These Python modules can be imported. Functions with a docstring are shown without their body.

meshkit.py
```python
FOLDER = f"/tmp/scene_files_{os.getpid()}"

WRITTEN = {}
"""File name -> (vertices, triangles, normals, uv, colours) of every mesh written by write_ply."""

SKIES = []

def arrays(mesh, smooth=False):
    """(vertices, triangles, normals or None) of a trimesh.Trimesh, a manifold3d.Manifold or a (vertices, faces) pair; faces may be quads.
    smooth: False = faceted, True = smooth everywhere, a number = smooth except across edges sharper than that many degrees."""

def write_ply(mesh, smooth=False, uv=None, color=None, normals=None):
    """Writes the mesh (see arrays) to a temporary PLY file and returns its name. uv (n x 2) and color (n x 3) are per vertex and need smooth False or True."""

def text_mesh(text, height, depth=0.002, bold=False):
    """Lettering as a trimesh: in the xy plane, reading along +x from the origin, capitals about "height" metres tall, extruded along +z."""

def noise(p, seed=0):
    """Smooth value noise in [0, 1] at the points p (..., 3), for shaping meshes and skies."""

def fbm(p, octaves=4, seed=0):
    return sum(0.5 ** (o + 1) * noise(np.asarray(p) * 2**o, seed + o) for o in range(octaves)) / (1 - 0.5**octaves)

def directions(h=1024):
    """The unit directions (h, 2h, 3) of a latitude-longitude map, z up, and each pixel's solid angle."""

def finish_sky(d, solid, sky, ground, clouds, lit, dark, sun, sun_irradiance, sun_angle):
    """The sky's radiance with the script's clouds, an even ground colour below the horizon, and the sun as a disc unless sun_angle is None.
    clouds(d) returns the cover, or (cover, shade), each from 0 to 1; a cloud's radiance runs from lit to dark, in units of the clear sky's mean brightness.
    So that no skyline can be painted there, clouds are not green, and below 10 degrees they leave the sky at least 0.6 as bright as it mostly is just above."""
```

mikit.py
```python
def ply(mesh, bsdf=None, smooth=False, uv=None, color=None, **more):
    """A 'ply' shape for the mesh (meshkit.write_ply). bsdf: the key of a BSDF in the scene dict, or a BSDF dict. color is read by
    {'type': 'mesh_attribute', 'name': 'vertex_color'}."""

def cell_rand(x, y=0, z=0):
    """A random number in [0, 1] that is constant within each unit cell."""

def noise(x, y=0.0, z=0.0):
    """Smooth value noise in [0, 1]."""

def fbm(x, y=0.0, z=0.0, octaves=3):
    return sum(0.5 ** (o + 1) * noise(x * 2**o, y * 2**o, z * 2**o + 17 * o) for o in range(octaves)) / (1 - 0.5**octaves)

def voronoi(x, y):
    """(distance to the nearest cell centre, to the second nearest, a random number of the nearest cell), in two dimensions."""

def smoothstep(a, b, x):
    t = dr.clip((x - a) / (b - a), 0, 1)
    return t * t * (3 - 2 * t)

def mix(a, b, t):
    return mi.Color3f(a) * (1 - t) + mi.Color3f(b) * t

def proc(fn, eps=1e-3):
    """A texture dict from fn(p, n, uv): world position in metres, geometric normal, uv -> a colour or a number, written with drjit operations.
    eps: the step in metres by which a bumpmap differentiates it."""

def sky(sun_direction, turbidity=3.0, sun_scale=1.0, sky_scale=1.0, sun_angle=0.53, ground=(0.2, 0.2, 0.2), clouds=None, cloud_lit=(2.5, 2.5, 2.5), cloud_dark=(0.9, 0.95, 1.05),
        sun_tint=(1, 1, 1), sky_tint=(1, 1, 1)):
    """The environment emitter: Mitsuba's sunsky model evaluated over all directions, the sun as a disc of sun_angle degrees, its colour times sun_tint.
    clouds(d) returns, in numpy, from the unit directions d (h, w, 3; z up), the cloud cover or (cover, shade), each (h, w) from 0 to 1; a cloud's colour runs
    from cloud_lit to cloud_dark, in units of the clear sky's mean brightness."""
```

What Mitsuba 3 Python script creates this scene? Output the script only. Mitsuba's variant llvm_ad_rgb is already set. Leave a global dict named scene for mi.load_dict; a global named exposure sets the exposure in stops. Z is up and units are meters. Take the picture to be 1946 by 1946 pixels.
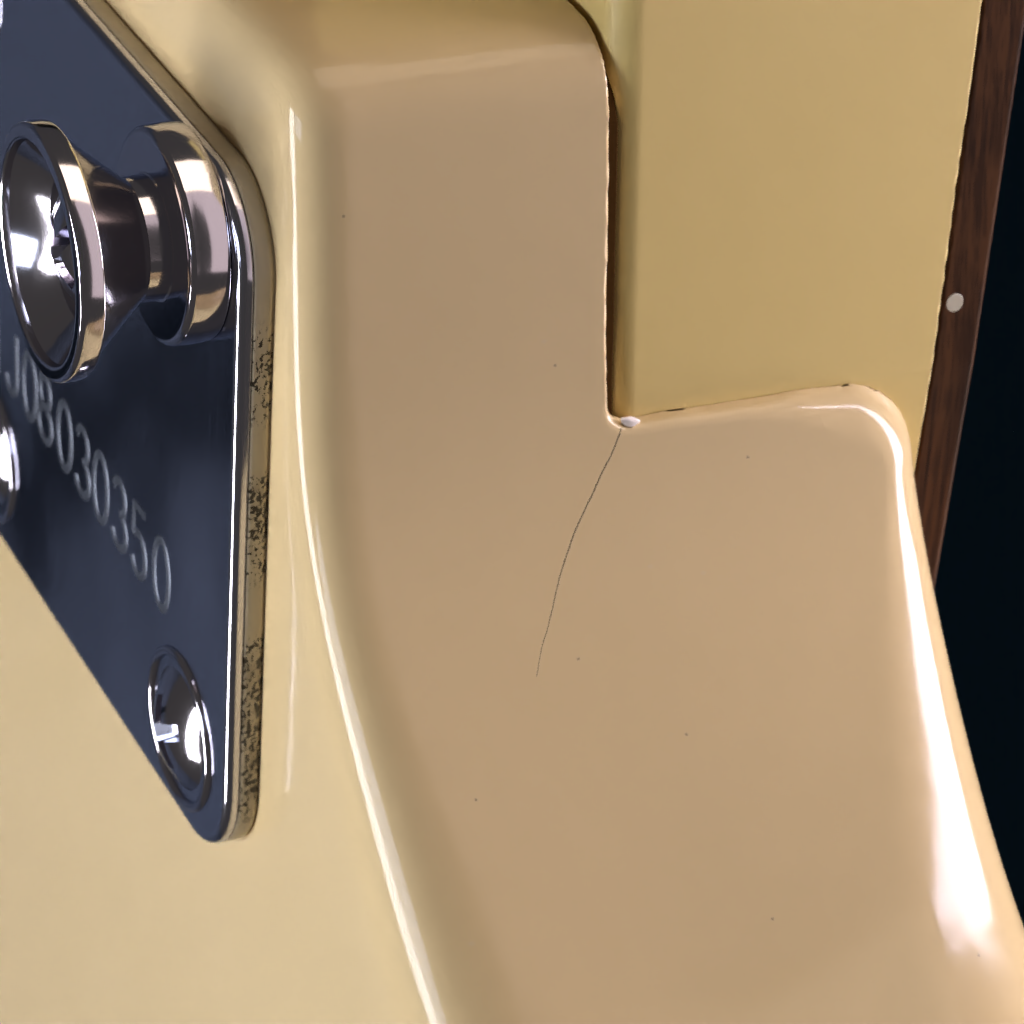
import math
import numpy as np
import trimesh
import drjit as dr
import mitsuba as mi
import mikit
import meshkit
import manifold3d as m3
from mikit import noise, fbm, voronoi, smoothstep, mix
from scipy.interpolate import make_smoothing_spline
from scipy.ndimage import gaussian_filter, map_coordinates

# ------------------------------------------------------------------ frame of reference
# The instrument is measured in units of 0.9 mm: c = from its back (0) to its front, b = out of its flank, a = along its neck.
U = 0.0009
T = mi.ScalarTransform4f
scene, labels = {'type': 'scene'}, {}


def W(c, b, a):
    return np.stack([np.asarray(c, float) + 0 * np.asarray(b, float), -np.asarray(b, float), np.asarray(a, float)], -1) * U


def wp(c, b, a):
    return [float(v) for v in W(np.float64(c), np.float64(b), np.float64(a))]


# ------------------------------------------------------------------ camera
CAM = np.array([-97.526, -231.46, 142.91]) * U
DIR, UP = np.array([0.38526, 0.77579, -0.49973]), np.array([0.16195, 0.47629, 0.86425])
scene['camera'] = {
    'type': 'thinlens', 'fov': 14.467, 'fov_axis': 'x', 'aperture_radius': 0.0007, 'focus_distance': 0.2465,
    'near_clip': 0.02, 'far_clip': 20.0,
    'to_world': T().look_at(origin=CAM.tolist(), target=(CAM + DIR).tolist(), up=UP.tolist())}

# ------------------------------------------------------------------ light: two windows, the light of the room and added fill lamps
exposure = 0.2


def lamp(name, centre, target, w, h, rgb, label, up=(0, 0, 1)):
    scene[name] = {'type': 'rectangle', 'to_world': T().look_at(origin=list(centre), target=list(target), up=list(up)) @ T().scale([w / 2, h / 2, 1]),
                   'bsdf': {'type': 'diffuse', 'reflectance': {'type': 'rgb', 'value': [0.1, 0.1, 0.1]}},
                   'emitter': {'type': 'area', 'radiance': {'type': 'rgb', 'value': list(rgb)}}}
    labels[name] = {'label': label, 'category': 'lamp'}


lamp('window_lamp', (-0.80, 0.02, -0.155), (0.0, 0.0, -0.01), 0.19, 0.77, (14.2, 14.2, 15.2),
     'tall cool white window light off to the left, behind the guitar back')
# the right window: its lit opening, as azimuth and height in degrees seen from the guitar's front edge
WC = np.array([0.042, -0.010, -0.012])
ang = np.radians([(-3, 3), (24, 3), (27, 12), (22, 17), (18, 22), (19.5, 28), (27, 40), (34, 52), (31.5, 52.5), (18.3, 38.5), (10.4, 28.5), (5.5, 20), (0, 10)])
wd = np.stack([np.cos(ang[:, 1]) * np.cos(ang[:, 0]), -np.cos(ang[:, 1]) * np.sin(ang[:, 0]), np.sin(ang[:, 1])], -1)
wn = np.array([0.93, -0.17, 0.32]) / np.linalg.norm([0.93, -0.17, 0.32])
wv = WC + wd * (0.19 / (wd @ wn))[:, None]
wt = [(0, 1, 12), (1, 2, 3), (1, 3, 12), (3, 11, 12), (3, 4, 11), (4, 10, 11), (4, 5, 10), (5, 9, 10), (5, 6, 9), (6, 7, 9), (7, 8, 9)]
if np.cross(wv[1] - wv[0], wv[12] - wv[0]) @ wn > 0:
    wt = [t[::-1] for t in wt]
scene['right_window'] = mikit.ply((wv, np.array(wt)), {'type': 'diffuse', 'reflectance': {'type': 'rgb', 'value': [0.1, 0.1, 0.1]}},
                                  emitter={'type': 'area', 'radiance': {'type': 'rgb', 'value': [18.0, 16.9, 20.6]}})
labels['right_window'] = {'label': 'bright white window opening off to the right, before the guitar front', 'category': 'lamp'}
lamp('back_fill', (-0.17, -0.05, 0.03), (0.0, 0.01, -0.02), 0.06, 0.06, (4.4, 5.0, 6.4),  # added fill, grades the light across the guitar back
     'small cool fill lamp added off to the left, close to the guitar back')
lamp('low_fill', (0.217, -0.060, -0.098), (0.042, 0.0, -0.004), 0.10, 0.10, (7.0, 6.2, 6.0),  # added fill for flank and neck, kept out of the edge reflections
     'small white fill light added off to the lower right', (0, 0, 1))
lamp('overhead_fill', (0.17, -0.03, 0.56), (0.03, 0.0, 0.0), 0.36, 0.36, (2.0, 1.62, 1.28),  # added fill, lifts the heel end and the flare of the horn
     'broad dim warm fill light added above the guitar', (0, 1, 0))
PC, PN = np.array([0.26, -0.40, 0.20]), np.array([-0.24, 0.40, -0.20])
PX = np.cross([0, 0, 1.0], PN) / np.linalg.norm(np.cross([0, 0, 1.0], PN))
PY = np.cross(PN, PX) / np.linalg.norm(PN)
lamp('warm_panel', PC - 0.09 * PX, PC - 0.09 * PX + PN, 0.42, 0.90, (0.60, 0.495, 0.51),  # added panel, glows in place of a pinkish surface the flank mirrors
     'broad dim rose panel, added glow for pinkish surroundings to the right of the viewer', tuple(PY - 0.15 * PX))
scene['room_light'] = {'type': 'constant', 'radiance': {'type': 'rgb', 'value': [0.048, 0.045, 0.045]}}

# ------------------------------------------------------------------ materials
def rgb(*v):
    return {'type': 'rgb', 'value': list(v)}


def units(p):
    return p.x / U, -p.y / U, p.z / U      # c, b, a


CRACK = [(25.11, 0.3), (24.21, -1.25), (22.2, -3.84), (20.4, -6.0), (18.71, -8.44), (17.42, -10.54), (15.74, -12.98), (15.19, -13.91)]
CREAM, CREAM2 = (0.80, 0.672, 0.415), (0.82, 0.692, 0.44)


def body_colour(p, n, uv):
    c, b, a = units(p)
    c0_, a0_ = c, a
    col = mix(CREAM, CREAM2, 0.7 * fbm(c * 0.08, b * 0.08, a * 0.08, 3) + 0.3 * fbm(c * 0.9, b * 0.9, a * 0.9, 2))
    # fine hairline crack in the lacquer
    d = mi.Float(9)
    c, a = c + (noise(a * 0.8, 4.0) - 0.5) * 0.08 + (noise(a * 3.7, 9.0) - 0.5) * 0.03, a + 0.0
    for (c0, a0), (c1, a1) in zip(CRACK[:-1], CRACK[1:]):
        dc, da = c1 - c0, a1 - a0
        t = dr.clip(((c - c0) * dc + (a - a0) * da) / (dc * dc + da * da), 0, 1)
        d = dr.minimum(d, dr.sqrt(dr.square(c - c0 - t * dc) + dr.square(a - a0 - t * da)))
    w = 0.035 * smoothstep(-15.0, -4.0, a) + 0.025
    line = (1 - smoothstep(w * 0.5, w, d)) * dr.select((b > -2.0) & (c < 27), 1.0, 0.0)
    col = mix(col, (0.10, 0.07, 0.035), line * 0.85)
    # a few grains of dirt
    c, a = c0_, a0_
    f1, f2, r = voronoi(c * 0.13 + 3.7, (a - b * 0.6) * 0.13)
    grain = (1 - smoothstep(0.008, 0.022, f1)) * dr.select(r > 0.86, 1.0, 0.0)
    col = mix(col, (0.22, 0.16, 0.09), grain * 0.5)
    g1, g2, r2 = voronoi(c * 0.085 + 1.3, (a - b * 0.5) * 0.11 + 0.4)
    chip = (1 - smoothstep(0.010, 0.026, g1)) * dr.select((r2 > 0.5) & (r2 < 0.72), 1.0, 0.0)
    return mix(col, (0.80, 0.70, 0.52), chip * 0.45)


def neck_colour(p, n, uv):
    c, b, a = units(p)
    return mix((0.86, 0.715, 0.325), (0.88, 0.74, 0.35), fbm(c * 0.1, b * 0.1, a * 0.07, 3))


def peel(p, n, uv):
    c, b, a = units(p)
    return (fbm(c * 0.35, b * 0.35, a * 0.35, 2) - 0.5) * 0.000016


def lacquer(fn, alpha=0.011):
    return {'type': 'bumpmap', 'arbitrary': mikit.proc(peel, 1e-4), 'scale': 1.0,
            'bsdf': {'type': 'roughplastic', 'distribution': 'ggx', 'alpha': alpha, 'int_ior': 1.4, 'nonlinear': True, 'diffuse_reflectance': mikit.proc(fn)}}


scene['mat_body'] = lacquer(body_colour)
scene['mat_neck'] = lacquer(neck_colour, 0.16)


def wood_colour(p, n, uv):
    c, b, a = units(p)
    g = fbm(c * 2.6 + noise(c * 0.5, a * 0.05) * 2.0, b * 1.5, a * 0.07, 4)
    pore = smoothstep(0.56, 0.75, noise(c * 9.0, b * 5, a * 0.35))
    col = mix((0.080, 0.031, 0.010), (0.034, 0.0125, 0.004), smoothstep(0.35, 0.7, g))
    return mix(col, (0.012, 0.004, 0.002), pore * 0.4)


scene['mat_rosewood'] = {'type': 'roughplastic', 'distribution': 'ggx', 'alpha': 0.25, 'int_ior': 1.15, 'diffuse_reflectance': mikit.proc(wood_colour)}
scene['mat_dot'] = {'type': 'roughplastic', 'alpha': 0.15, 'diffuse_reflectance': rgb(0.50, 0.455, 0.34)}
scene['mat_chrome'] = {'type': 'twosided', 'bsdf': {'type': 'roughconductor', 'material': 'Cr', 'distribution': 'ggx', 'alpha': 0.012, 'specular_reflectance': rgb(1.0, 1.0, 1.0)}}


def brushed(p, n, uv):
    c, b, a = units(p)
    fine = noise(b * 9.0, a * 0.12, 3.0) + 0.5 * noise(b * 19.0, a * 0.2, 7.0)
    wide = noise(b * 0.09 + a * 0.03, a * 0.10 - b * 0.03, 1.0)
    return fine * 0.0000028 + wide * 0.00022


scene['mat_plate'] = {'type': 'twosided', 'bsdf': {'type': 'bumpmap', 'arbitrary': mikit.proc(brushed, 4e-5), 'scale': 1.0,
                      'bsdf': {'type': 'roughconductor', 'material': 'Cr', 'distribution': 'ggx', 'alpha': 0.022, 'specular_reflectance': rgb(0.93, 0.97, 1.0)}}}


scene['mat_stamp'] = {'type': 'twosided', 'bsdf': {'type': 'roughconductor', 'material': 'Cr', 'distribution': 'ggx', 'alpha': 0.22, 'specular_reflectance': rgb(0.24, 0.28, 0.31)}}


def gasket_colour(p, n, uv):
    c, b, a = units(p)
    col = mix((0.50, 0.42, 0.28), (0.58, 0.49, 0.33), noise(a * 0.3, b * 0.3, c))
    wx, wy = fbm(a * 1.3, b * 1.3, c * 1.3 + 5, 2) * 1.6, fbm(a * 1.3 + 9, b * 1.3, c * 1.3, 2) * 1.6
    s = fbm((a + c * 0.7) * 2.9 + wx, (b - a * 0.31) * 2.9 + wy, (c - a * 0.43) * 3.2 + wx - wy, 5)
    zone = smoothstep(0.30, 0.72, noise(a * 0.22 + 2.2, b * 0.22, 0.5)) * smoothstep(12.0, 3.0, a)
    col = mix(col, (0.22, 0.165, 0.095), 0.55 * smoothstep(0.42, 0.75, fbm(a * 0.9 + 7, b * 0.9, c * 1.5, 3)) * zone)
    seam = 0.07 * smoothstep(-1.2, -0.15, c)
    dirt = smoothstep(0.60 - 0.09 * zone - seam, 0.66 - 0.09 * zone - seam, s) * smoothstep(0.05, 0.3, zone)
    return mix(col, (0.035, 0.026, 0.015), dirt)


scene['mat_gasket'] = {'type': 'roughplastic', 'alpha': 0.25, 'diffuse_reflectance': mikit.proc(gasket_colour)}
scene['mat_seam_shade'] = {'type': 'twosided', 'bsdf': {'type': 'diffuse', 'reflectance': rgb(0.05, 0.024, 0.007)}}  # shade of the heel seam, put into a dark brown
scene['mat_chip_glint'] = {'type': 'twosided', 'bsdf': {'type': 'plastic', 'int_ior': 1.5, 'diffuse_reflectance': rgb(0.95, 0.87, 0.80)}}  # chip and its glint in one white


# ------------------------------------------------------------------ setting: what is seen and mirrored beyond the instrument
def cloth_sheet(name, centre, normal, w, h, amp, colour, n=90):
    nrm = np.array(normal, float) / np.linalg.norm(normal)
    sx = np.cross([0, 0, 1.0], nrm)
    sx /= np.linalg.norm(sx)
    sy = np.cross(nrm, sx)
    g = np.linspace(-0.5, 0.5, n)
    X, Y = np.meshgrid(g * w, g * h, indexing='xy')
    q = np.stack([X * 2.2 + 5, Y * 0.9 + 3, 0 * X], -1)
    Z = (meshkit.fbm(q, 3, 5) - 0.5) * amp
    v = np.array(centre) + X[..., None] * sx + Y[..., None] * sy + Z[..., None] * nrm
    i, j = np.meshgrid(np.arange(n - 1), np.arange(n - 1), indexing='ij')
    a = i * n + j
    f = np.stack([a, a + 1, a + n + 1, a + n], -1).reshape(-1, 4)
    scene[name] = mikit.ply((v.reshape(-1, 3), f), colour, smooth=True)
    labels[name] = {'kind': 'structure'}


scene['mat_backdrop'] = {'type': 'twosided', 'bsdf': {'type': 'diffuse', 'reflectance': rgb(0.004, 0.011, 0.017)}}
WALL_N = np.array([0.25, -0.85, 0.45]) / np.linalg.norm([0.25, -0.85, 0.45])
WALL_S = np.cross([0, 0, 1.0], WALL_N) / np.linalg.norm(np.cross([0, 0, 1.0], WALL_N))
WALL_T = np.cross(WALL_N, WALL_S)
WALL_C = (-0.55, 0.75, -0.45)


def wall_colour(p, n, uv):                       # slate blue, with dark bands added for the plate to mirror
    x, y, z = p.x - WALL_C[0], p.y - WALL_C[1], p.z - WALL_C[2]
    s, t = x * WALL_S[0] + y * WALL_S[1] + z * WALL_S[2], x * WALL_T[0] + y * WALL_T[1] + z * WALL_T[2]
    u = t + 0.55 * (s - 0.26)
    band = smoothstep(-0.055, -0.045, u) * (1 - smoothstep(0.012, 0.022, u)) + 0.6 * smoothstep(-0.092, -0.088, u) * (1 - smoothstep(-0.076, -0.072, u))
    return mix((0.225, 0.28, 0.39), (0.003, 0.008, 0.016), band)


scene['mat_wall'] = {'type': 'twosided', 'bsdf': {'type': 'diffuse', 'reflectance': mikit.proc(wall_colour)}}
cloth_sheet('backdrop', (0.75, 0.55, -0.55), (-0.45, -0.75, 0.5), 1.6, 2.4, 0.10, 'mat_backdrop')
cloth_sheet('room_wall', np.array(WALL_C) + 0.35 * WALL_S, WALL_N, 0.9, 2.2, 0.12, 'mat_wall')

# ------------------------------------------------------------------ body: one rounded solid found from its distance field
OUT = np.array([(-2.75, 25.0), (-2.1, 20), (-1.45, 15), (-.75, 9), (.2, 4), (1.15, .3), (2.4, -2.9), (4.3, -6.3), (6.5, -9.8), (9, -13.1), (12.1, -16.7),
                (15.6, -20.5), (19.3, -24.2), (23, -27.6), (27, -30.8), (32, -34.2), (38, -37.6), (46, -41.0), (58, -44.5), (80, -48)])
knots = np.r_[0, np.cumsum(np.hypot(*np.diff(OUT, axis=0).T))]
dense = make_smoothing_spline(knots, OUT[:, 0], lam=30)(np.arange(5, knots[-1], 0.8)), make_smoothing_spline(knots, OUT[:, 1], lam=30)(np.arange(5, knots[-1], 0.8))
dense = np.stack(dense, -1)
TH = 50.9                                        # thickness of the body
C1, A0 = 24.3, 0.45                               # floor of the neck pocket; top of the cheek beside the neck
th = np.linspace(math.pi / 2, 0.13, 14)
corner = np.stack([-8.2 + 5.4 * np.cos(th), 23.95 + 5.4 * np.sin(th)], -1)
poly = np.vstack([[(-140, 29.35), (-60, 29.35), (-12, 29.35)], corner, dense, [(80, -160), (-140, -160)]])
GB, GA, GS = np.arange(-100, 62, 0.4), np.arange(-110, 40, 0.4), 0.4


def polygon_distance(P):
    q0, q1 = poly, np.roll(poly, -1, 0)
    best, inside = np.full(len(P), 1e9), np.zeros(len(P), bool)
    for s, e in zip(q0, q1):
        d = e - s
        t = np.clip(((P - s) @ d) / (d @ d), 0, 1)
        best = np.minimum(best, ((P - s - t[:, None] * d) ** 2).sum(1))
        cond = (s[1] > P[:, 1]) != (e[1] > P[:, 1])
        with np.errstate(divide='ignore', invalid='ignore'):
            x = s[0] + (P[:, 1] - s[1]) / (e[1] - s[1] + 1e-12) * d[0]
        inside ^= cond & (P[:, 0] < x)
    return np.where(inside, -1, 1) * np.sqrt(best)


gb, ga = np.meshgrid(GB, GA, indexing='ij')
FIELD = gaussian_filter(polygon_distance(np.stack([gb.ravel(), ga.ravel()], -1)).reshape(gb.shape), 2.5)


def d_outline(b, a):
    return map_coordinates(FIELD, [(b - GB[0]) / GS, (a - GA[0]) / GS], order=3, mode='nearest')


def both(x, y, r):                               # intersection of two half spaces with a fillet of radius r
    return np.minimum(np.maximum(x + r, y + r), 0) + np.hypot(np.maximum(x + r, 0), np.maximum(y + r, 0)) - r


def either(x, y, r):
    return -both(-x, -y, r)


def sstep(e0, e1, x):
    t = np.clip((x - e0) / (e1 - e0), 0, 1)
    return t * t * (3 - 2 * t)


def both_p(x, y, r, p):                           # the same with a squarer edge: nearly flat, then a tight turn
    return np.minimum(np.maximum(x + r, y + r), 0) + (np.maximum(x + r, 0) ** p + np.maximum(y + r, 0) ** p) ** (1 / p) - r


def bumps(t, s, seed):
    return meshkit.noise(np.stack([t * s, 0 * t + seed, 0 * t], -1)) - 0.5


def body_field(c, b, a):
    d2 = d_outline(b, a)
    rb = 5.3 + 4.7 * sstep(-6, -36, a)           # the back edge is rounded more towards the horn
    d2 = d2 - (0.20 * rb - 1.0) * sstep(24, 1, c)
    rf = 5.6 + 10.0 * sstep(-3, -36, a)
    d2 = d2 - 0.55 * (rf - 3.7) * np.clip((c - 4) / 46, 0, 1.1) ** 1.25
    floor = c - (C1 + 0.10 * bumps(a, 0.55, 0) + 0.05 * bumps(a, 1.7, 3))
    top = a - A0 - 0.012 * (C1 - c) + 0.12 * bumps(c, 0.4, 0)
    front = either(floor, both(c - TH, top, 6.0), 1.7)
    re = 0.7 + (rf - 0.7) * sstep(-12, 13, c - (TH - 5.2) - a)
    re = 0.28 + (re - 0.28) * sstep(3, 0.5, a)
    d = both_p(both_p(d2, -c, rb, 3.1), front, re, 2.0)
    pocket = both(b - 0.17 + 0.115 * np.maximum(a, 0), C1 - c, 0.1)  # where the neck sits
    return np.maximum(d, -pocket)


def spaced(*parts):
    return np.unique(np.concatenate([np.arange(lo, hi, s) for lo, hi, s in parts]).round(4))


def surface_net(field, xs, ys, zs, steps=4):
    X, Y, Z = np.meshgrid(xs, ys, zs, indexing='ij')
    F = field(X.ravel(), Y.ravel(), Z.ravel()).reshape(X.shape)
    S = F < 0
    n = np.array(F.shape) - 1
    cnt = sum(S[i:i + n[0], j:j + n[1], k:k + n[2]].astype(np.int8) for i in (0, 1) for j in (0, 1) for k in (0, 1))
    act = (cnt > 0) & (cnt < 8)
    idx = np.full(act.shape, -1)
    idx[act] = np.arange(act.sum())
    ci = np.argwhere(act)
    acc, num = np.zeros((len(ci), 3)), np.zeros(len(ci))
    axs = (xs, ys, zs)
    for ax in range(3):
        o1, o2 = [k for k in range(3) if k != ax]
        for u in (0, 1):
            for v in (0, 1):
                p = ci.copy()
                p[:, o1] += u
                p[:, o2] += v
                q = p.copy()
                q[:, ax] += 1
                f0, f1 = F[tuple(p.T)], F[tuple(q.T)]
                m = (f0 < 0) != (f1 < 0)
                t = np.where(m, f0 / np.where(m, f0 - f1, 1), 0)
                pos = np.stack([axs[k][p[:, k]] for k in range(3)], -1)
                pos[:, ax] += t * (axs[ax][q[:, ax]] - axs[ax][p[:, ax]])
                acc[m] += pos[m]
                num[m] += 1
    V = acc / num[:, None]
    faces = []
    for ax in range(3):
        o1, o2 = (ax + 1) % 3, (ax + 2) % 3
        sl0, sl1 = [slice(None)] * 3, [slice(None)] * 3
        sl0[ax], sl1[ax] = slice(0, -1), slice(1, None)
        change = S[tuple(sl0)] != S[tuple(sl1)]
        e = np.argwhere(change)
        ok = (e[:, o1] > 0) & (e[:, o1] < n[o1]) & (e[:, o2] > 0) & (e[:, o2] < n[o2])
        e = e[ok]
        quad = []
        for du, dv in ((0, 0), (-1, 0), (-1, -1), (0, -1)):
            p = e.copy()
            p[:, o1] += du
            p[:, o2] += dv
            quad.append(idx[tuple(p.T)])
        quad = np.stack(quad, -1)
        flip = ~S[tuple(e.T)]
        quad[flip] = quad[flip][:, ::-1]
        faces.append(quad)
    Q = np.vstack(faces)

    def grad(P, h=0.02):
        return np.stack([field(*(P + h * e).T) - field(*(P - h * e).T) for e in np.eye(3)], -1) / (2 * h)

    for _ in range(steps):
        g = grad(V)
        V = V - np.clip(field(*V.T), -0.4, 0.4)[:, None] * g / np.maximum((g ** 2).sum(1, keepdims=True), 0.2)
    N = grad(V, 0.03)
    N /= np.linalg.norm(N, axis=1, keepdims=True) + 1e-12
    return V, Q, N


def add_smooth(key, V, Q, N, bsdf):              # V, N in (c, b, a)
    v, nn = W(V[:, 0], V[:, 1], V[:, 2]), np.stack([N[:, 0], -N[:, 1], N[:, 2]], -1)
    f = np.vstack([Q[:, [0, 1, 2]], Q[:, [0, 2, 3]]])
    g = np.cross(v[f[:, 1]] - v[f[:, 0]], v[f[:, 2]] - v[f[:, 0]])
    bad = (g * nn[f].sum(1)).sum(1) < 0
    f[bad] = f[bad][:, ::-1]
    scene[key] = {'type': 'ply', 'filename': meshkit.write_ply((v, f), normals=nn), 'face_normals': False, 'bsdf': {'type': 'ref', 'id': bsdf}}


GUITAR = 'electric_guitar'
labels[GUITAR] = {'label': 'glossy cream electric guitar with chrome neck plate, strap button and rosewood fretboard', 'category': 'electric guitar'}


def part(name, d):
    key = f'{GUITAR}__{name}'
    k = 0
    while key in scene:
        k += 1
        key = f'{GUITAR}__{name}_{k:03d}'
    scene[key] = d
    return key


xs = spaced((-1.0, 7.0, 0.35), (7, 23, 1.6), (23, 29, 0.35), (29, 40, 1.6), (40, 52.2, 0.35))
ys = spaced((-96, -20, 4), (-20, -9, 0.7), (-9, 3, 0.35), (3, 50, 0.5), (50, 58, 2))
zs = spaced((-105, -46, 3), (-46, -2, 0.5), (-2, 3, 0.3), (3, 22, 0.7), (22, 31, 0.35))
V, Q, N = surface_net(body_field, xs, ys, zs)
add_smooth(f'{GUITAR}__body', V, Q, N, 'mat_body')

# ------------------------------------------------------------------ neck and fretboard
NB = 0.2                                        # flank of the neck


def flank(a):
    return NB - 0.115 * np.maximum(a, 0)


def neck_field(c, b, a):
    seam = 52.33 + np.where(a > 0, 0.088, 0.045) * a
    d = both(b - flank(a), 24.7 - c, 2.3)
    d = both(d, c - seam, 0.12)
    d = np.maximum(d, a - 75)
    return np.maximum(np.maximum(d, -60 - b), -42 - a)


V, Q, N = surface_net(neck_field, spaced((24, 29, 0.25), (29, 50, 2), (50, 60, 0.12)), spaced((-62, -12, 3), (-12, 1.0, 0.25)), spaced((-44, -1, 2), (-1, 1, 0.25), (1, 78, 2)))
add_smooth(f'{GUITAR}__neck', V, Q, N, 'mat_neck')


def board_field(c, b, a):
    lo, hi = 52.36 + np.where(a > 0, 0.088, 0.045) * a, 56.2 + np.where(a > 0, 0.10, 0.045) * a
    d = both(b - flank(a) - 0.03 + 0.012 * meshkit.noise(np.stack([a * 0.4, 0 * a, 0 * a], -1)), c - hi, 0.55)
    d = both(d, lo - c, 0.2)
    return np.maximum(np.maximum(d, -60 - b), np.maximum(a - 75, -40 - a))


V, Q, N = surface_net(board_field, spaced((50.0, 65, 0.18)), spaced((-62, -12, 4), (-12, 1.0, 0.2)), spaced((-42, -1, 2), (-1, 1, 0.25), (1, 78, 2)))
add_smooth(f'{GUITAR}__fretboard', V, Q, N, 'mat_rosewood')


stations = [(-0.7, 25.25, 0.05)] + [(q, 25.2, flank(q) - 0.18 - 0.04 * (q % 3)) for q in (2., 5., 9., 14., 19., 23.)] + [(25, 25.1, -3.6), (26.8, 25.0, -4.8), (28.0, 25.0, -7.0), (28.7, 25.0, -12.0), (28.75, 25.0, -14.0)]  # dark strip added to stand for the shade between heel and neck
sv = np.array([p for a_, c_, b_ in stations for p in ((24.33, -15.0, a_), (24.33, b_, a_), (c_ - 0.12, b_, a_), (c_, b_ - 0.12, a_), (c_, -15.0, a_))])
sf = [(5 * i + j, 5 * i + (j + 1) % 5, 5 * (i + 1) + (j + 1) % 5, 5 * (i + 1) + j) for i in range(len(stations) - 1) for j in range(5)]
part('seam_shade', mikit.ply((W(sv[:, 0], sv[:, 1], sv[:, 2]), np.array(sf)), 'mat_seam_shade'))
labels[f'{GUITAR}__seam_shade'] = {'label': 'dark brown strip added as the shade in the seam between heel and neck'}

# chip at the corner of the neck pocket, its glint put into the white colour
ch_ = trimesh.creation.icosphere(3, 1.0)
cv = np.array(ch_.vertices)
cv *= 1 + 0.35 * (meshkit.noise(cv * 1.7 + 4)[:, None] - 0.5)
cv = cv * [0.80, 0.30, 0.42]
cv[:, 2] += 0.25 * cv[:, 0] ** 2 - 0.22 * cv[:, 0]
part('chip_glint', mikit.ply(trimesh.Trimesh(W(25.95 + cv[:, 0], 1.33 + cv[:, 1], 0.62 + cv[:, 2]), np.array(ch_.faces)[:, ::-1], process=False), 'mat_chip_glint', smooth=True))
labels[f'{GUITAR}__chip_glint'] = {'label': 'small paint chip at the pocket corner with its glint made as white colour'}

# ------------------------------------------------------------------ turned parts: axis along -c
def lathe(profile, n=96):
    """profile: (radius, height out of the back face) from the axis or rim; returns a Manifold about the z axis."""
    pr = np.array(profile, float)
    return m3.Manifold.revolve(m3.CrossSection([pr.tolist()]), n)


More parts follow.
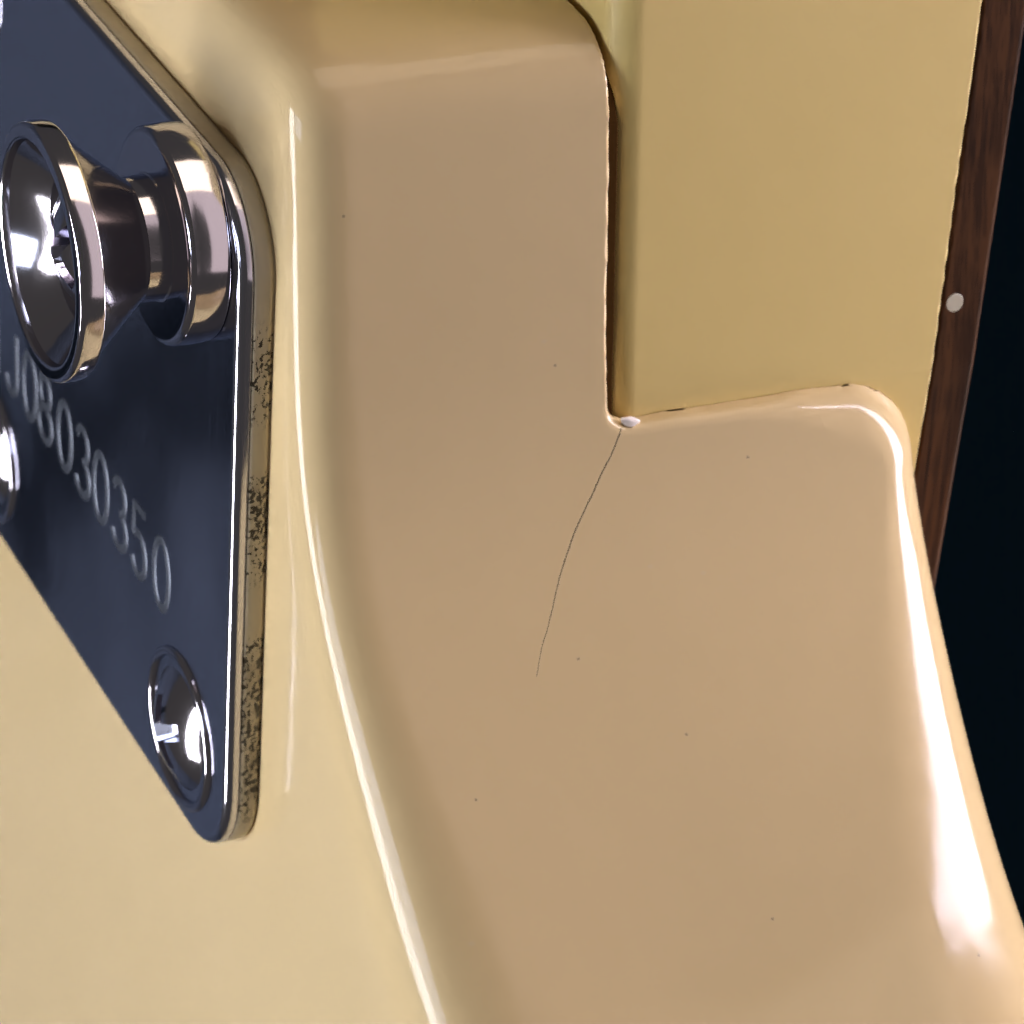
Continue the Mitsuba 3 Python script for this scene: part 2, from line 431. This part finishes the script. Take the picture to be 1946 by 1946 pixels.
def arc(cx, cy, r, t0, t1, n=8):
    return [(cx + r * math.cos(math.radians(t)), cy + r * math.sin(math.radians(t))) for t in np.linspace(t0, t1, n)]


def place_turned(man, b, a, c0, bsdf, smooth=32, spin=0.0):
    m = man.to_mesh()
    v = np.array(m.vert_properties[:, :3], float)
    ct, st = math.cos(spin), math.sin(spin)
    x, y = v[:, 0] * ct - v[:, 1] * st, v[:, 0] * st + v[:, 1] * ct
    w = W(c0 - v[:, 2], b + x, a + y)
    f = np.array(m.tri_verts)
    tm = trimesh.Trimesh(w, f, process=False)
    if tm.volume < 0:
        tm.invert()
    return mikit.ply(tm, bsdf, smooth=smooth)


def phillips(depth, r, z):
    a = m3.Manifold.hull_points(np.array([(sx * r, sy * 0.75, z + 1.0) for sx in (-1, 1) for sy in (-1, 1)] + [(sx * r * 0.35, sy * 0.45, z - depth) for sx in (-1, 1) for sy in (-1, 1)]).tolist())
    return a + a.rotate([0, 0, 90])


def cap(r, z, slope=48.0, n=22):                  # a screw head: part of a sphere on a short cylinder
    R = r / math.sin(math.radians(slope))
    t = np.radians(np.linspace(slope, 0, n))
    return [(0, z - 1.2), (r, z - 1.2)] + [(R * math.sin(k), z + R * (math.cos(k) - math.cos(t[0]))) for k in t[:-1]] + [(0, z + R * (1 - math.cos(t[0])))]


PT = 2.82                                        # height of the plate's face above the back


def neck_screw(b, a, spin):
    head = lathe(cap(5.7, -0.75)) - phillips(2.0, 3.9, 1.35)
    k = part('neck_screw', place_turned(head, b, a, -PT, 'mat_chrome', 30, spin))
    ring = lathe([(5.75, -0.5)] + [(6.75, -0.5), (6.7, 0.02)] + arc(6.2, 0.02, 0.42, 0, 180, 10) + [(5.75, -0.1)])
    scene[k + '__countersink_ring'] = place_turned(ring, b, a, -PT, 'mat_chrome', 40)
    return k


k1 = neck_screw(-14.55, -29.88, 0.5)
k2 = neck_screw(-61.5, -29.9, 1.0)
k3 = neck_screw(-65.0, 12.4, 0.2)
labels[k1] = {'label': 'round chrome screw in the lower corner of the plate'}

# strap button on the fourth screw
BB, BA = -14.06, 13.37
prof = ([(4.2, 0.0), (7.75, 0.0)] + arc(7.7, 0.3, 0.3, -80, -10, 4) + [(8.06, 1.0), (8.08, 1.7), (8.02, 2.3)] + arc(7.45, 2.62, 0.58, 5, 90, 8) + [(4.75, 3.2), (4.6, 3.3), (4.55, 4.9),
           (4.75, 5.2), (6.1, 6.8), (7.5, 8.4), (8.85, 9.85)] + arc(9.0, 10.2, 0.38, -60, 0, 5) + [(9.43, 10.7), (9.42, 11.2)] + arc(9.02, 11.45, 0.38, 0, 90, 6)
        + [(8.55, 11.83)] + arc(8.4, 11.6, 0.24, 85, 170, 4) + [(8.1, 11.2), (7.6, 10.6), (6.95, 9.9), (6.3, 9.35), (6.0, 9.1), (5.75, 8.9), (5.6, 8.35), (5.55, 7.8), (4.2, 7.6)])
kb = part('strap_button', place_turned(lathe(prof, 128), BB, BA, -PT, 'mat_chrome', 28))
labels[kb] = {'label': 'flared chrome strap button on the upper corner of the plate'}
head = lathe(cap(5.3, 7.95, 52.0)) - phillips(2.2, 3.6, 9.8)
scene[kb + '__screw'] = place_turned(head, BB, BA, -PT, 'mat_chrome', 30, 0.9)


# ------------------------------------------------------------------ neck plate and its gasket
PB1, PB0, PA0, PA1 = -4.84, -71.0, -37.81, 20.19


def round_rect(inset, R=7.2, n=14):
    r = max(R - inset, 0.2)
    pts = []
    for (cb, ca, t0) in ((PB1 - R, PA1 - R, 0), (PB0 + R, PA1 - R, 90), (PB0 + R, PA0 + R, 180), (PB1 - R, PA0 + R, 270)):
        pts += [(cb + r * math.cos(t), ca + r * math.sin(t)) for t in np.radians(np.linspace(t0, t0 + 90, n))]
    return np.array(pts)


def slab(layers, bsdf, smooth=40):
    rings = [np.c_[np.full(56, -h), round_rect(i)] for i, h in layers]
    v = np.vstack(rings)
    n = 56
    f = []
    for k in range(len(rings) - 1):
        for i in range(n):
            j = (i + 1) % n
            f += [(k * n + i, k * n + j, (k + 1) * n + j), (k * n + i, (k + 1) * n + j, (k + 1) * n + i)]
    for k, rev in ((0, True), (len(rings) - 1, False)):
        cen = len(v)
        v = np.vstack([v, v[k * n:(k + 1) * n].mean(0)])
        for i in range(n):
            t = (k * n + i, k * n + (i + 1) % n, cen)
            f.append(t[::-1] if rev else t)
    tm = trimesh.Trimesh(W(v[:, 0], v[:, 1], v[:, 2]), np.array(f), process=False)
    if tm.volume < 0:
        tm.invert()
    return mikit.ply(tm, bsdf, smooth=smooth)


kg = part('gasket', slab([(0.25, -0.05), (0.25, 0.10), (0.05, 0.28), (0.0, 0.5), (0.0, 1.4), (0.12, 1.6)], 'mat_gasket'))
labels[kg] = {'label': 'thin cream plastic gasket speckled with black grime'}
edge = [(0.35, 1.60), (0.12, 1.66), (0.0, 1.80), (0.0, 2.15)] + [(0.7 - 0.7 * math.cos(t), 2.15 + 0.67 * math.sin(t)) for t in np.linspace(0.2, math.pi / 2, 8)]
kp = part('neck_plate', slab(edge, 'mat_plate', 30))
labels[kp] = {'label': 'dark mirror chrome neck plate stamped with a serial number'}

# ------------------------------------------------------------------ stamped serial number: burred strokes
def ell(cx, cy, rx, ry, t0, t1, n=20):
    return [(cx + rx * math.cos(math.radians(t)), cy + ry * math.sin(math.radians(t))) for t in np.linspace(t0, t1, n)]


GLYPH = {  # in a box 0..0.62 by 0..1
    '0': [ell(.31, .5, .27, .5, 90, 450, 28)],
    '1': [[(.12, .8), (.33, 1), (.33, 0)]],
    'J': [[(.52, 1), (.52, .27)] + ell(.29, .27, .23, .27, 0, -165, 12)],
    '8': [ell(.31, .76, .21, .24, -90, 270, 22), ell(.31, .26, .27, .26, 90, 450, 22)],
    '3': [ell(.29, .76, .22, .24, 160, -80, 16) + ell(.29, .27, .27, .27, 80, -160, 18)],
    '5': [[(.54, 1), (.13, 1), (.08, .56)] + ell(.29, .31, .26, .31, 125, -155, 18)]}


def numeral(ch, b0, a0, h, parent):
    prof = [(-.40, 0), (-.32, .05), (-.25, .085), (-.12, .012), (.12, .012), (.25, .085), (.32, .05), (.40, 0)]
    V, F = [], []
    for st in GLYPH[ch]:
        p = np.array(st) * h
        closed = np.allclose(p[0], p[-1])
        t = np.gradient(p, axis=0)
        if closed:
            t[0] = t[-1] = p[1] - p[-2]
        t /= np.linalg.norm(t, axis=1, keepdims=True)
        nn = np.c_[-t[:, 1], t[:, 0]]
        base = sum(map(len, V))
        pts = np.concatenate([np.concatenate([p + nn * o, np.full((len(p), 1), z)], 1) for o, z in prof]).reshape(len(prof), len(p), 3).transpose(1, 0, 2)
        V.append(pts.reshape(-1, 3))
        m = len(prof)
        for i in range(len(p) - 1):
            for j in range(m - 1):
                q = base + i * m + j
                F += [(q, q + 1, q + m + 1), (q, q + m + 1, q + m)]
    V = np.vstack(V)
    w = W(-PT - 0.012 - V[:, 2], b0 + V[:, 0], a0 + V[:, 1])
    key = f'{parent}__numeral'
    k = 0
    while key in scene:
        k += 1
        key = f'{parent}__numeral_{k:03d}'
    scene[key] = mikit.ply(trimesh.Trimesh(w, np.array(F), process=False), 'mat_stamp', smooth=True)


HT = 6.0
for ch, bc, al in zip('1J08030350', (-59.6, -55.6, -51.0, -47.0, -42.1, -37.6, -33.3, -28.8, -24.3, -19.3), np.linspace(-21.3, -21.6, 10)):
    numeral(ch, bc - 0.31 * HT, al, HT, kp)

# ------------------------------------------------------------------ position dot in the edge of the fretboard
disc = lathe([(0, -0.3), (0.74, -0.3), (0.74, 0.0), (0.70, 0.035), (0, 0.035)], 40).to_mesh()
v = np.array(disc.vert_properties[:, :3], float)
scene[f'{GUITAR}__fretboard__position_dot'] = mikit.ply(trimesh.Trimesh(W(53.95 + v[:, 0], flank(5.2 + v[:, 1]) + 0.03 + v[:, 2], 5.2 + v[:, 1]), np.array(disc.tri_verts), process=False), 'mat_dot', smooth=30)
labels[f'{GUITAR}__fretboard__position_dot'] = {'label': 'small off white round position dot'}
